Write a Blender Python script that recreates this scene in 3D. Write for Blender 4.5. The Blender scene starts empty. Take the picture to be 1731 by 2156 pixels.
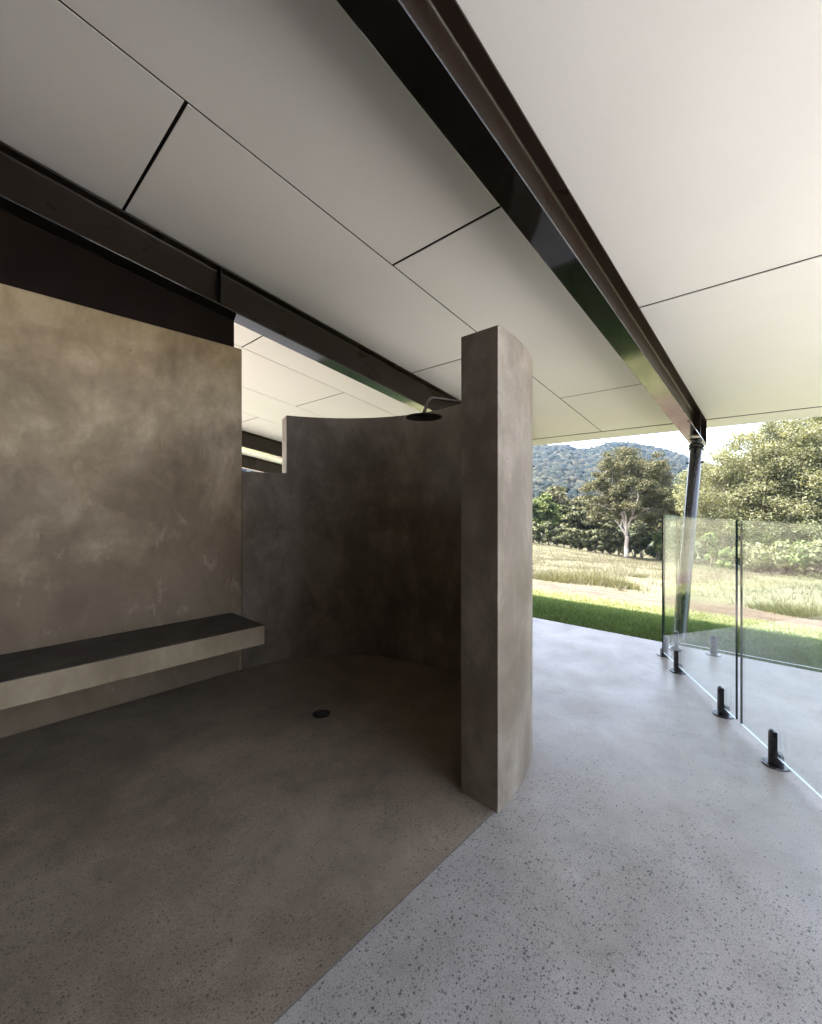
import bpy, bmesh, math, random
import numpy as np
from mathutils import Vector, Matrix

scene = bpy.context.scene
COL = scene.collection
RNG = np.random.default_rng(7)
random.seed(7)

# ---------------------------------------------------------------- main dimensions
F_PX, W_PX = 907.0, 1731.0
EYE = 1.26
CEIL0, PITCH = 3.206, 0.16             # soffit height at X=0 and its fall per metre along +X
def zc(x): return CEIL0 - PITCH * x
SUN = Vector((-0.30, 0.48, 1.0)).normalized()
FX, FY = 0.730, 0.683                   # view direction in plan
EXPOSURE = 3.55
HAZE = .00009
SUN_STRENGTH, SKY_STRENGTH = 2.6, 0.13

# ---------------------------------------------------------------- node helpers
class N:
    def __init__(self, name):
        self.m = bpy.data.materials.new(name)
        self.m.use_nodes = True
        self.t = self.m.node_tree
        self.t.nodes.clear()
        self.out = self.t.nodes.new('ShaderNodeOutputMaterial')
    def n(self, kind, **kw):
        nd = self.t.nodes.new(kind)
        for k, v in kw.items():
            if k.startswith('i_'):
                key = k[2:]
                key = int(key) if key.isdigit() else key.replace('_', ' ')
                s = nd.inputs[key]
                if isinstance(v, bpy.types.NodeSocket): self.t.links.new(v, s)
                else: s.default_value = v
            else: setattr(nd, k, v)
        return nd
    def link(self, a, b): self.t.links.new(a, b)
    def coord(self): return self.n('ShaderNodeNewGeometry').outputs['Position']
    def obj(self): return self.n('ShaderNodeTexCoord').outputs['Object']
    def noise(self, vec, scale, detail=4, rough=.55, dist=0.0):
        return self.n('ShaderNodeTexNoise', i_Vector=vec, i_Scale=scale, i_Detail=detail, i_Roughness=rough, i_Distortion=dist).outputs['Fac']
    def math(self, op, a, b=0.0, c=0.0, clamp=False):
        nd = self.n('ShaderNodeMath', operation=op, use_clamp=clamp)
        for i, v in enumerate((a, b, c)):
            if isinstance(v, bpy.types.NodeSocket): self.link(v, nd.inputs[i])
            else: nd.inputs[i].default_value = v
        return nd.outputs[0]
    def ramp(self, fac, stops, interp='LINEAR'):
        nd = self.n('ShaderNodeValToRGB', i_Fac=fac)
        cr = nd.color_ramp
        cr.interpolation = interp
        while len(cr.elements) < len(stops): cr.elements.new(0.5)
        for e, (p, c) in zip(cr.elements, stops):
            e.position = p
            e.color = (c, c, c, 1) if isinstance(c, (int, float)) else (*c, 1)
        return nd.outputs['Color']
    def mix(self, fac, a, b, mode='MIX'):
        nd = self.n('ShaderNodeMix', data_type='RGBA', blend_type=mode)
        for s, v in ((nd.inputs[0], fac), (nd.inputs[6], a), (nd.inputs[7], b)):
            if isinstance(v, bpy.types.NodeSocket): self.link(v, s)
            elif isinstance(v, (int, float)): s.default_value = v if s.type == 'VALUE' else (v, v, v, 1)
            else: s.default_value = (*v, 1)
        return nd.outputs[2]
    def mapping(self, vec, scale=(1, 1, 1), rot=(0, 0, 0), loc=(0, 0, 0)):
        return self.n('ShaderNodeMapping', i_Vector=vec, i_Scale=scale, i_Rotation=rot, i_Location=loc).outputs[0]
    def bump(self, h, strength=.2, dist=.01):
        return self.n('ShaderNodeBump', i_Height=h, i_Strength=strength, i_Distance=dist).outputs[0]
    def principled(self, color, rough=.5, metal=0.0, normal=None, spec=.5, coat=0.0, coat_rough=.05):
        nd = self.n('ShaderNodeBsdfPrincipled')
        for key, v in (('Base Color', color), ('Roughness', rough), ('Metallic', metal), ('Specular IOR Level', spec), ('Coat Weight', coat), ('Coat Roughness', coat_rough)):
            s = nd.inputs[key]
            if isinstance(v, bpy.types.NodeSocket): self.link(v, s)
            elif isinstance(v, tuple): s.default_value = (*v, 1)
            else: s.default_value = v
        if normal is not None: self.link(normal, nd.inputs['Normal'])
        self.link(nd.outputs[0], self.out.inputs['Surface'])
        return nd

# ---------------------------------------------------------------- materials
def mat_plaster(name, dark, mid, light, seed=0.0, low_dark=False):
    m = N(name)
    p = m.mapping(m.coord(), loc=(seed, seed * .7, 0))
    big = m.noise(p, 1.1, 6, .6, .6)
    med = m.noise(m.mapping(p, scale=(1, 1, .75), rot=(.2, .5, .3)), 2.6, 8, .66, .5)
    fine = m.noise(p, 34, 5, .6)
    trow = m.noise(m.mapping(p, scale=(2.4, 2.4, 1.3), rot=(.3, .8, .4)), 2.3, 6, .68, .5)
    f = m.math('ADD', m.math('MULTIPLY', big, .38), m.math('ADD', m.math('MULTIPLY', med, .40), m.math('MULTIPLY', trow, .22)))
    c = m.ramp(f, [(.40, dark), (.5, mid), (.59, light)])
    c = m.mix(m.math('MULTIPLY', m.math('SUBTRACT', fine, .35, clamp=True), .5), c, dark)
    if low_dark:
        # darker blotches with cloudy edges, stronger towards the bottom and the +X end
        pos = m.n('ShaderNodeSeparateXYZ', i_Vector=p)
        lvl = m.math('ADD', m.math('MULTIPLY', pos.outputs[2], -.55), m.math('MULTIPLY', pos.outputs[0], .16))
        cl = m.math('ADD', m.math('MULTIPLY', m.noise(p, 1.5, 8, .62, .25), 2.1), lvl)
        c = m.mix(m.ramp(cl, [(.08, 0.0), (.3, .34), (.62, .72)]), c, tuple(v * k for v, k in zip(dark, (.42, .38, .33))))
    # pale smears and small pits left by the trowel
    smear = m.noise(m.mapping(p, scale=(3.2, 3.2, 1.5), rot=(.2, -.6, .2)), 1.7, 7, .72, .4)
    c = m.mix(m.ramp(smear, [(.57, 0.0), (.72, .5)]), c, light)
    pit = m.n('ShaderNodeTexVoronoi', i_Vector=p, i_Scale=9.0).outputs['Distance']
    c = m.mix(m.ramp(pit, [(.03, .6), (.06, 0.0)]), c, (.07, .06, .045))
    h = m.math('ADD', m.math('MULTIPLY', med, .7), m.math('MULTIPLY', fine, .12))
    m.principled(c, m.ramp(med, [(.3, .5), (.7, .72)]), normal=m.bump(h, .16, .012), spec=.35)
    return m.m

def mat_floor(name, base_a, base_b, tint, stone_a, stone_b, scale, dens_lo, dens_hi, rough=(.26, .42), crack=False, base_dens=.2, contrast=1.0):
    m = N(name)
    p = m.coord()
    cloud = m.noise(p, 1.5, 7, .62, .4)
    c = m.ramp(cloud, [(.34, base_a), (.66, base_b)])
    c = m.mix(m.ramp(m.noise(m.mapping(p, loc=(7, 3, 1)), 2.3, 5, .6, .3), [(.4, 0.0), (.66, .7)]), c, tint)
    blot = m.noise(m.mapping(p, loc=(1, 9, 2)), 5.5, 7, .7, .3)
    c = m.mix(m.ramp(blot, [(.36, .34 * contrast), (.5, 0.0)]), c, tuple(v * .55 for v in base_a))
    c = m.mix(m.ramp(blot, [(.54, 0.0), (.72, .4 * contrast)]), c, tuple(min(1, v * 1.3) for v in base_b))
    # salt and pepper of the ground sand
    sand = m.noise(p, 330, 3, .7)
    c = m.mix(m.ramp(sand, [(.5, 0.0), (.66, .55)]), c, tuple(min(1, v * 1.4) for v in base_b))
    c = m.mix(m.ramp(m.noise(m.mapping(p, loc=(3, 1, 0)), 260, 3, .7), [(.52, 0.0), (.64, .7)]), c, tuple(v * .42 for v in base_a))
    density = m.math('ADD', m.math('MULTIPLY', m.noise(p, 1.15, 4, .55, .3), .7), m.math('MULTIPLY', m.noise(p, 4.5, 4, .65), .3))
    if crack:
        # the grinder went deeper beside the joint, so more stone shows there
        pr = m.n('ShaderNodeVectorMath', operation='DISTANCE', i_0=p, i_1=(.75, .45, 0)).outputs['Value']
        density = m.math('ADD', density, m.math('SUBTRACT', .33, m.math('MULTIPLY', pr, .30)))
    for k, (sc, amp) in enumerate(((scale, .95), (scale * 1.55, .9), (scale * 2.5, .8))):
        pv = m.n('ShaderNodeVectorMath', operation='ADD', i_0=m.mapping(p, loc=(k * 3.1, k * 1.7, 0), rot=(0, 0, k * .9), scale=(1, 1.25, 0)))
        wob = m.n('ShaderNodeTexNoise', i_Vector=p, i_Scale=sc * 1.6, i_Detail=2).outputs['Color']
        wv = m.n('ShaderNodeVectorMath', operation='SCALE', i_0=wob)
        wv.inputs['Scale'].default_value = .6 / sc
        m.link(wv.outputs[0], pv.inputs[1])
        vo = m.n('ShaderNodeTexVoronoi', i_Vector=pv.outputs[0], i_Scale=sc, voronoi_dimensions='3D')
        sep = m.n('ShaderNodeSeparateColor', i_Color=vo.outputs['Color'])
        rad = m.math('MULTIPLY', m.math('POWER', sep.outputs[0], 1.4), .44)
        dm = m.ramp(density, [(dens_lo + k * .01, 0.0), (dens_hi + k * .01, 1.0)])
        # fewer cells carry a stone where little was ground off
        has = m.math('LESS_THAN', sep.outputs[2], m.math('ADD', m.math('MULTIPLY', dm, .85), base_dens))
        inside = m.math('MULTIPLY', m.math('MULTIPLY', m.math('SUBTRACT', rad, vo.outputs['Distance']), 9, clamp=True), has)
        st = m.mix(sep.outputs[1], stone_a, stone_b)
        c = m.mix(m.math('MULTIPLY', inside, amp), c, st)
    # a few small chips
    chip = m.n('ShaderNodeTexVoronoi', i_Vector=p, i_Scale=5.0)
    c = m.mix(m.ramp(chip.outputs['Distance'], [(.005, .8), (.012, 0.0)]), c, (.02, .018, .016))
    if crack:
        # one hairline crack wandering across the slab
        pos = m.n('ShaderNodeSeparateXYZ', i_Vector=p)
        u = m.math('SUBTRACT', m.math('MULTIPLY', pos.outputs[0], .70), m.math('MULTIPLY', pos.outputs[1], .71))
        v = m.math('ADD', m.math('MULTIPLY', pos.outputs[0], .71), m.math('MULTIPLY', pos.outputs[1], .70))
        wv2 = m.math('MULTIPLY', m.math('SUBTRACT', m.noise(m.mapping(p, loc=(2, 5, 0)), 4.5, 8, .7), .5), .26)
        dist = m.math('ABSOLUTE', m.math('SUBTRACT', m.math('SUBTRACT', v, wv2), 1.50))
        wid = m.ramp(m.noise(p, 11, 3), [(.42, 0.0), (.6, 1.0)])
        line = m.math('MULTIPLY', m.math('LESS_THAN', dist, .0016), wid)
        region = m.math('MULTIPLY', m.math('GREATER_THAN', u, .28), m.math('LESS_THAN', u, 1.3))
        c = m.mix(m.math('MULTIPLY', m.math('MULTIPLY', line, region), .7), c, (.1, .095, .09))
    r = m.ramp(m.noise(p, 3.1, 5, .6), [(.3, rough[0]), (.7, rough[1])])
    m.principled(c, r, normal=m.bump(m.noise(p, 90, 3), .05, .003), spec=.5)
    return m.m

def mat_simple(name, col, rough, var=.0, scale=20, metal=0.0, coat=0.0, spec=.5, bump=0.0, coat_rough=.04):
    m = N(name)
    p = m.obj()
    nz = m.noise(p, scale, 5, .6)
    lo = tuple(max(0, v * (1 - var)) for v in col)
    hi = tuple(v * (1 + var) for v in col)
    c = m.ramp(nz, [(.3, lo), (.7, hi)])
    r = m.ramp(m.noise(p, scale * .6, 4), [(.3, max(.02, rough * .85)), (.7, rough * 1.15)])
    m.principled(c, r, metal=metal, coat=coat, spec=spec, coat_rough=coat_rough, normal=m.bump(nz, bump, .004) if bump else None)
    return m.m

def mat_leaf(name, a, b, c3, rough=.5, trans=.3, patch=.55):
    m = N(name)
    g = m.n('ShaderNodeNewGeometry')
    clump = m.noise(g.outputs['Position'], patch, 3)
    f = m.math('ADD', m.math('MULTIPLY', g.outputs['Random Per Island'], .62), m.math('MULTIPLY', clump, .38))
    c = m.ramp(f, [(.18, a), (.5, b), (.85, c3)])
    d = m.n('ShaderNodeBsdfPrincipled', i_Base_Color=c, i_Roughness=rough + .15)
    d.inputs['Specular IOR Level'].default_value = .15
    t = m.n('ShaderNodeBsdfTranslucent', i_Color=m.mix(1.0, c, (1.0, 1.0, .55), 'MULTIPLY'))
    mx = m.n('ShaderNodeMixShader', i_0=trans, i_1=d.outputs[0], i_2=t.outputs[0])
    m.link(mx.outputs[0], m.out.inputs['Surface'])
    return m.m

def mat_bark(name, a, b, c3, scale=1.2):
    m = N(name)
    p = m.obj()
    f = m.noise(m.mapping(p, scale=(1, 1, .22)), scale * 6, 6, .7, .8)
    f2 = m.noise(p, scale, 4, .6)
    c = m.mix(m.ramp(f2, [(.42, 0.0), (.6, .8)]), m.ramp(f, [(.3, a), (.7, b)]), c3)
    m.principled(c, .75, normal=m.bump(f, .5, .02), spec=.25)
    return m.m

def mat_glass():
    m = N('clear_glass')
    back = m.n('ShaderNodeNewGeometry').outputs['Backfacing']
    ior = m.math('ADD', 1.39, m.math('MULTIPLY', back, (1 / 1.39) - 1.39))
    fr = m.n('ShaderNodeFresnel', i_IOR=ior)
    tr = m.n('ShaderNodeBsdfTransparent', i_Color=(.965, .985, .979, 1))
    gl = m.n('ShaderNodeBsdfGlossy', i_Color=(1, 1, 1, 1), i_Roughness=0.0)
    mx = m.n('ShaderNodeMixShader', i_0=fr.outputs[0], i_1=tr.outputs[0], i_2=gl.outputs[0])
    m.link(mx.outputs[0], m.out.inputs['Surface'])
    return m.m

def mat_ground():
    m = N('ground_cover')
    p = m.coord()
    pos = m.n('ShaderNodeSeparateXYZ', i_Vector=p)
    wob = m.math('MULTIPLY', m.math('SUBTRACT', m.noise(p, .5, 5, .6), .5), 1.6)
    x = m.math('ADD', pos.outputs[0], wob)
    lawn = m.ramp(m.noise(p, 3.5, 6, .7), [(.3, (.035, .06, .02)), (.7, (.07, .105, .035))])
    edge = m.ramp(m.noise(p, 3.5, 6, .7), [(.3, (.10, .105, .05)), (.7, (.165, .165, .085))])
    lawn = m.mix(m.math('MULTIPLY', m.math('SUBTRACT', pos.outputs[0], 6.85), 3, clamp=True), lawn, edge)  # paler past the roof's shade line: sunlit tone put into the lawn colour
    dirt = m.ramp(m.noise(m.mapping(p, scale=(1.6, .35, 1)), 3.5, 8, .75, .6), [(.28, (.022, .014, .010)), (.46, (.062, .041, .029)), (.72, (.135, .108, .08))])
    dry = m.ramp(m.noise(p, .35, 7, .65, .3), [(.3, (.05, .047, .033)), (.55, (.088, .081, .062)), (.75, (.12, .11, .086))])
    dry = m.mix(m.math('MULTIPLY', m.noise(m.mapping(p, scale=(1, .3, 1)), 6, 7, .75), .6), dry, (.10, .10, .035))
    wood = m.ramp(m.noise(p, .06, 6, .6), [(.3, (.02, .03, .014)), (.7, (.05, .055, .025))])
    c = m.mix(m.math('MULTIPLY', m.math('SUBTRACT', x, 8.35), 1.2, clamp=True), lawn, dirt)
    c = m.mix(m.math('MULTIPLY', m.math('SUBTRACT', x, 10.9), .7, clamp=True), c, dry)
    c = m.mix(m.math('MULTIPLY', m.math('SUBTRACT', x, 62.0), .1, clamp=True), c, wood)
    m.principled(c, .9, normal=m.bump(m.noise(p, 9, 6, .7), .6, .06), spec=.2)
    return m.m

M = {}
M['wall'] = mat_plaster('trowelled_plaster', (.28, .20, .12), (.46, .345, .22), (.62, .49, .34), low_dark=True)
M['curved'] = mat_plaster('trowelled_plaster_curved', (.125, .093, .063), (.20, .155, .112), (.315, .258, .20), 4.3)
M['bench'] = mat_plaster('cast_bench_concrete', (.19, .138, .08), (.275, .207, .127), (.36, .28, .18), 9.1)
M['patio'] = mat_floor('polished_patio_concrete', (.22, .193, .165), (.325, .293, .26), (.285, .255, .24), (.034, .035, .032), (.13, .122, .106), 74, .38, .62, crack=True, base_dens=.15, contrast=.85, rough=(.3, .46))
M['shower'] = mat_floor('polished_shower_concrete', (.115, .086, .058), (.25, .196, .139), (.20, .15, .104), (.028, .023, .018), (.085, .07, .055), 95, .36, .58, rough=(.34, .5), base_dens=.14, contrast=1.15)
M['seat'] = mat_simple('dark_bench_top', (.05, .04, .031), .6, .3, 8, spec=.3)  # bench top in a darker tone than the bench body
M['bounce'] = mat_simple('pale_bounce_paving', (.55, .535, .505), .7, .05, 3)
M['joint'] = mat_simple('dark_joint_sealant', (.10, .085, .07), .8, .3)
M['ceiling'] = mat_simple('white_soffit_paint', (.868, .852, .872), .5, .02, 1.3, spec=.35)
M['roof'] = mat_simple('dark_roof_sheet', (.05, .05, .052), .5, .2)
M['backing'] = mat_simple('black_joint_backing', (.006, .0055, .005), .95, .2, spec=.1)
M['steel'] = mat_simple('black_gloss_steel', (.008, .007, .0065), .09, .12, 2, coat=.55, coat_rough=.06, spec=.5)
M['steel_web'] = mat_simple('dark_brown_primed_steel', (.019, .0115, .0085), .30, .10, 3, spec=.32)
M['infill'] = mat_simple('dark_brown_infill_sheet', (.013, .0075, .006), .6, .3, 4, spec=.12)
M['post'] = mat_simple('dark_polished_post', (.03, .027, .030), .2, .25, 9, metal=.3, coat=.4)
M['bolt'] = mat_simple('galvanised_bolt', (.18, .18, .18), .4, .3, 30, metal=.8)
M['black'] = mat_simple('black_satin_metal', (.012, .012, .014), .3, .3, 40, coat=.25, coat_rough=.15)
M['plate'] = mat_simple('polished_black_plate', (.014, .014, .016), .28, .2, 40, coat=.2, coat_rough=.2)
M['bronze'] = mat_simple('brushed_bronze', (.20, .16, .125), .38, .04, 8, metal=.7)
M['head'] = mat_simple('dark_bronze', (.05, .04, .03), .35, .2, 60, metal=.6)
M['drain'] = mat_simple('drain_bronze', (.035, .028, .022), .45, .3, 60, metal=.5)
M['glass'] = mat_glass()
M['glass_edge'] = mat_simple('green_glass_edge', (.004, .018, .018), .08, .1, spec=.6)
M['glass_base'] = mat_simple('lit_ground_glass_edge', (.72, .80, .79), .35, .05)  # ground bottom edge; the light it catches is put into the pale colour
M['house'] = mat_simple('dark_house_render', (.035, .03, .026), .8, .3, 2)
M['ground'] = mat_ground()
M['grass'] = mat_leaf('lawn_blades', (0.052, 0.086, 0.025), (0.092, 0.140, 0.044), (0.149, 0.201, 0.071), .55, .3)
M['edge_grass'] = mat_leaf('pale_lawn_blades', (0.095, 0.116, 0.040), (0.163, 0.177, 0.068), (0.231, 0.224, 0.109), .55, .3)  # drier, paler blades with the sunlit tone put into their colour
M['straw'] = mat_leaf('straw_blades', (0.059, 0.048, 0.034), (0.107, 0.093, 0.064), (0.155, 0.137, 0.101), .6, .1)
M['dry'] = mat_leaf('dry_grass_blades', (0.069, 0.065, 0.042), (0.113, 0.104, 0.074), (0.161, 0.146, 0.109), .6, .3)
M['tuft'] = mat_leaf('green_tuft_blades', (0.061, 0.068, 0.031), (0.125, 0.122, 0.064), (0.211, 0.190, 0.119), .6, .3)
M['euc'] = mat_leaf('grey_green_leaves', (0.039, 0.041, 0.021), (0.073, 0.071, 0.037), (0.122, 0.112, 0.061), .45, .22)
M['pale'] = mat_leaf('pale_green_leaves', (0.093, 0.099, 0.054), (0.154, 0.156, 0.091), (0.234, 0.228, 0.146), .45, .42)
M['mid'] = mat_leaf('mid_green_leaves', (0.042, 0.058, 0.021), (0.089, 0.114, 0.042), (0.177, 0.198, 0.083), .45, .28)
M['dark'] = mat_leaf('dark_green_leaves', (0.031, 0.036, 0.018), (0.066, 0.072, 0.036), (0.120, 0.120, 0.066), .4, .2)
M['bright'] = mat_leaf('fresh_green_leaves', (0.041, 0.061, 0.021), (0.082, 0.111, 0.041), (0.148, 0.168, 0.074), .45, .3)
M['hill'] = mat_leaf('forest_canopy', (.003, .007, .009), (.009, .013, .011), (.030, .029, .022), .8, .0, patch=.02)
M['bark_pale'] = mat_bark('pale_gum_bark', (.40, .35, .31), (.60, .54, .48), (.22, .17, .14), .5)
M['bark'] = mat_bark('brown_bark', (.09, .07, .05), (.17, .135, .10), (.24, .20, .16), 1.2)

# ---------------------------------------------------------------- object helpers
def tag(o, label=None, cat=None, group=None, kind=None):
    if label: o['label'] = label
    if cat: o['category'] = cat
    if group: o['group'] = group
    if kind: o['kind'] = kind
    return o

def thing(name, label, cat, loc=(0, 0, 0), group=None):
    o = bpy.data.objects.new(name, None)
    o.empty_display_size = .1
    o.location = loc
    COL.objects.link(o)
    return tag(o, label, cat, group)

def link(name, me, mats, parent=None, smooth=None):
    for mt in (mats if isinstance(mats, (list, tuple)) else [mats]):
        me.materials.append(mt)
    o = bpy.data.objects.new(name, me)
    COL.objects.link(o)
    if parent is not None:
        o.parent = parent
        if parent.type == 'EMPTY':
            o.matrix_parent_inverse = Matrix.Translation(-parent.location)
    if smooth is not None:
        for p in me.polygons: p.use_smooth = True
        if smooth > 0:
            mod = o.modifiers.new('edges', 'EDGE_SPLIT')
            mod.split_angle = math.radians(smooth)
    return o

def from_bm(name, bm, mats, parent=None, smooth=None, bevel=0.0, segs=2):
    bmesh.ops.recalc_face_normals(bm, faces=bm.faces)
    me = bpy.data.meshes.new(name)
    bm.to_mesh(me)
    bm.free()
    o = link(name, me, mats, parent, smooth)
    if bevel:
        md = o.modifiers.new('bevel', 'BEVEL')
        md.width = bevel
        md.segments = segs
        md.limit_method = 'ANGLE'
        md.angle_limit = math.radians(40)
        md.harden_normals = False
    return o

def box(bm, x0, x1, y0, y1, z0, z1, slope=False):
    """Axis box; with slope=True z is measured from the sloping soffit plane."""
    vs = []
    for x in (x0, x1):
        for y in (y0, y1):
            for z in (z0, z1):
                vs.append(bm.verts.new((x, y, z + (zc(x) if slope else 0))))
    for f in ((0, 1, 3, 2), (4, 6, 7, 5), (0, 4, 5, 1), (2, 3, 7, 6), (0, 2, 6, 4), (1, 5, 7, 3)):
        bm.faces.new([vs[i] for i in f])
    return vs

def prism(bm, poly, x0, x1, slope=True):
    """Extrude a (y, z) outline along X; z from the sloping soffit when slope."""
    a = [bm.verts.new((x0, y, z + (zc(x0) if slope else 0))) for y, z in poly]
    b = [bm.verts.new((x1, y, z + (zc(x1) if slope else 0))) for y, z in poly]
    n = len(poly)
    bm.faces.new(a)
    bm.faces.new(b[::-1])
    for i in range(n):
        bm.faces.new((a[i], a[(i + 1) % n], b[(i + 1) % n], b[i]))

def tube(bm, pts, rads, sides=12, cap=True):
    pts = [Vector(p) for p in pts]
    rings = []
    ref = None
    for i, p in enumerate(pts):
        d = (pts[min(i + 1, len(pts) - 1)] - pts[max(i - 1, 0)]).normalized()
        if ref is None:
            ref = d.cross(Vector((0, 0, 1)) if abs(d.z) < .9 else Vector((1, 0, 0))).normalized()
        u = (ref - d * ref.dot(d)).normalized()
        v = d.cross(u).normalized()
        ref = u
        r = rads[i] if isinstance(rads, (list, tuple)) else rads
        rings.append([bm.verts.new(p + (u * math.cos(2 * math.pi * k / sides) + v * math.sin(2 * math.pi * k / sides)) * r) for k in range(sides)])
    for a, b in zip(rings, rings[1:]):
        for k in range(sides):
            bm.faces.new((a[k], a[(k + 1) % sides], b[(k + 1) % sides], b[k]))
    if cap:
        bm.faces.new(rings[0][::-1])
        bm.faces.new(rings[-1])

def lathe(bm, prof, centre, sides=32, axis=None):
    """Revolve (r, h) pairs about the vertical (or given) axis."""
    c = Vector(centre)
    ax = Vector(axis).normalized() if axis else Vector((0, 0, 1))
    q = Vector((0, 0, 1)).rotation_difference(ax)
    rings = []
    for r, h in prof:
        if r < 1e-6:
            rings.append([bm.verts.new(c + q @ Vector((0, 0, h)))])
        else:
            rings.append([bm.verts.new(c + q @ Vector((r * math.cos(2 * math.pi * k / sides), r * math.sin(2 * math.pi * k / sides), h))) for k in range(sides)])
    for a, b in zip(rings, rings[1:]):
        for k in range(sides):
            k2 = (k + 1) % sides
            if len(a) == 1 and len(b) == 1: continue
            if len(a) == 1: bm.faces.new((a[0], b[k], b[k2]))
            elif len(b) == 1: bm.faces.new((a[k], a[k2], b[0]))
            else: bm.faces.new((a[k], a[k2], b[k2], b[k]))

def mesh_np(name, verts, k):
    """Mesh of separate k-sided faces from an (n*k, 3) array."""
    n = len(verts) // k
    me = bpy.data.meshes.new(name)
    me.vertices.add(n * k)
    me.vertices.foreach_set('co', np.ascontiguousarray(verts, dtype=np.float32).ravel())
    me.loops.add(n * k)
    me.loops.foreach_set('vertex_index', np.arange(n * k, dtype=np.int32))
    me.polygons.add(n)
    me.polygons.foreach_set('loop_start', np.arange(0, n * k, k, dtype=np.int32))
    me.polygons.foreach_set('loop_total', np.full(n, k, dtype=np.int32))
    me.update()
    me.validate()
    return me

def unit(v): return v / np.maximum(np.linalg.norm(v, axis=1, keepdims=True), 1e-9)

def leaf_quads(c, size, up_bias=.5, aspect=.55, rng=RNG, out=None):
    """Lens-shaped leaf quads at centres c with random facing."""
    n = len(c)
    nrm = rng.normal(size=(n, 3)) * .55
    nrm[:, 2] += up_bias * .6
    if out is not None: nrm = nrm + out * 1.9
    nrm = unit(nrm)
    t = unit(np.cross(nrm, rng.normal(size=(n, 3))))
    b = np.cross(nrm, t)
    s = (size * rng.uniform(.6, 1.4, n))[:, None]
    v = np.stack([c - t * s, c - b * s * aspect + nrm * s * .15, c + t * s, c + b * s * aspect + nrm * s * .15], axis=1)
    return v.reshape(-1, 3)

# ---------------------------------------------------------------- terrain
_PX = np.array([-1e4, 4.5, 5.2, 7.10, 11.3, 16, 32, 48, 62, 90, 1e5])
_PZ = np.array([-.015, -.015, -.09, -.364, -.868, -1.32, -2.78, -4.25, -5.3, -6.2, -6.2])
RIDGE_Q = np.array([-3, -1.0, -.3, .0, .2, .29, .36, .385, .41, .47, .52, .59, .65, .75, .95, 1.5, 4])
RIDGE_Y = np.array([60, 95, 120, 118, 124, 126, 127, 119, 117, 134, 131, 117, 99, 72, 50, 60, 60])
D0, D1 = 85.0, 620.0
def terrain(x, y):
    x = np.asarray(x, float)
    y = np.asarray(y, float)
    z = np.interp(x, _PX, _PZ)
    s = np.clip((x - 15) / 25, 0, 1)
    s = s * s * (3 - 2 * s)
    z = z + .1 * np.clip(y - 13, 0, 30) * s
    bump = .05 * np.sin(x * .9 + y * .35) * np.sin(y * .6 - x * .2) * np.clip((x - 11) / 6, 0, 1)
    z = z + bump + .12 * np.sin(x * .23 + 1) * np.sin(y * .19) * np.clip((x - 14) / 10, 0, 1)
    d = FX * x + FY * y
    q = (FY * x - FX * y) / np.maximum(d, 1.0)
    ridge = (np.interp(q, RIDGE_Q, RIDGE_Y) - 13) / F_PX * D1
    t = np.clip((d - D0) / (D1 - D0), 0, 1.6)
    prof = np.where(t < 1, .25 * t + .75 * t ** 1.5, 1 - .45 * (t - 1))
    fold = 1 + .05 * np.sin(q * 31 + t * 5) * np.sin(t * 9 + q * 6)
    z = z + np.where(d > D0, prof * (ridge + 6) * np.where(t < .93, fold, 1), 0)
    return z

xs = np.concatenate([[-900, -300, -80, -30, -10, 0, 4.46], np.arange(4.5, 14, .25), np.arange(14, 60, 1.0), np.arange(60, 160, 5), np.arange(160, 1300, 20)])
ys = np.concatenate([np.arange(-900, -60, 40), np.arange(-60, -10, 5), np.arange(-10, 24, .5), np.arange(24, 70, 2), np.arange(70, 200, 6), np.arange(200, 1300, 20)])
gx, gy = np.meshgrid(xs, ys, indexing='ij')
gz = terrain(gx, gy)
gz = np.where((gx < 4.48), -.30, gz)
nx_, ny_ = gx.shape
idx = np.arange(nx_ * ny_).reshape(nx_, ny_)
quads = np.stack([idx[:-1, :-1], idx[1:, :-1], idx[1:, 1:], idx[:-1, 1:]], axis=-1).reshape(-1, 4)
me = bpy.data.meshes.new('ground')
me.from_pydata(np.stack([gx, gy, gz], -1).reshape(-1, 3).tolist(), [], quads.tolist())
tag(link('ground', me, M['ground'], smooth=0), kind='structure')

# ---------------------------------------------------------------- patio and shower floor
bm = bmesh.new()
box(bm, -6, 4.5, -14, 16, -.35, 0)
tag(from_bm('patio', bm, M['patio'], bevel=.006), kind='structure')

bm = bmesh.new()
box(bm, -6, 4.5, -13.9, -2.0, .001, .004)  # pale sheet added out of view to bounce sunlight onto soffit and wall
tag(from_bm('bounce_paving', bm, M['bounce']), kind='structure')

SC = Vector((1.53, 2.17))     # centre of the shower's half circle
RI, RO = 1.04, 1.225
bm = bmesh.new()
ring = [(-1.0, .962), (1.53, .962), (1.53, SC.y - RI - .002)]
for k in range(0, 61):
    a = math.radians(-90 + 3 * k)
    ring.append((SC.x + (RI - .002) * math.cos(a), SC.y + (RI - .002) * math.sin(a)))
ring += [(-1.0, 3.208)]
top = [bm.verts.new((x, y, .0035)) for x, y in ring]
bot = [bm.verts.new((x, y, .0012)) for x, y in ring]
bm.faces.new(top)
for i in range(len(ring)):
    j = (i + 1) % len(ring)
    bm.faces.new((bot[i], bot[j], top[j], top[i]))
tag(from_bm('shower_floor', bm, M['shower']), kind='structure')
bm = bmesh.new()
box(bm, -1.0, 1.53, .9585, .9615, .001, .0028)
tag(from_bm('floor_joint', bm, M['joint']), kind='structure')

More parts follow.
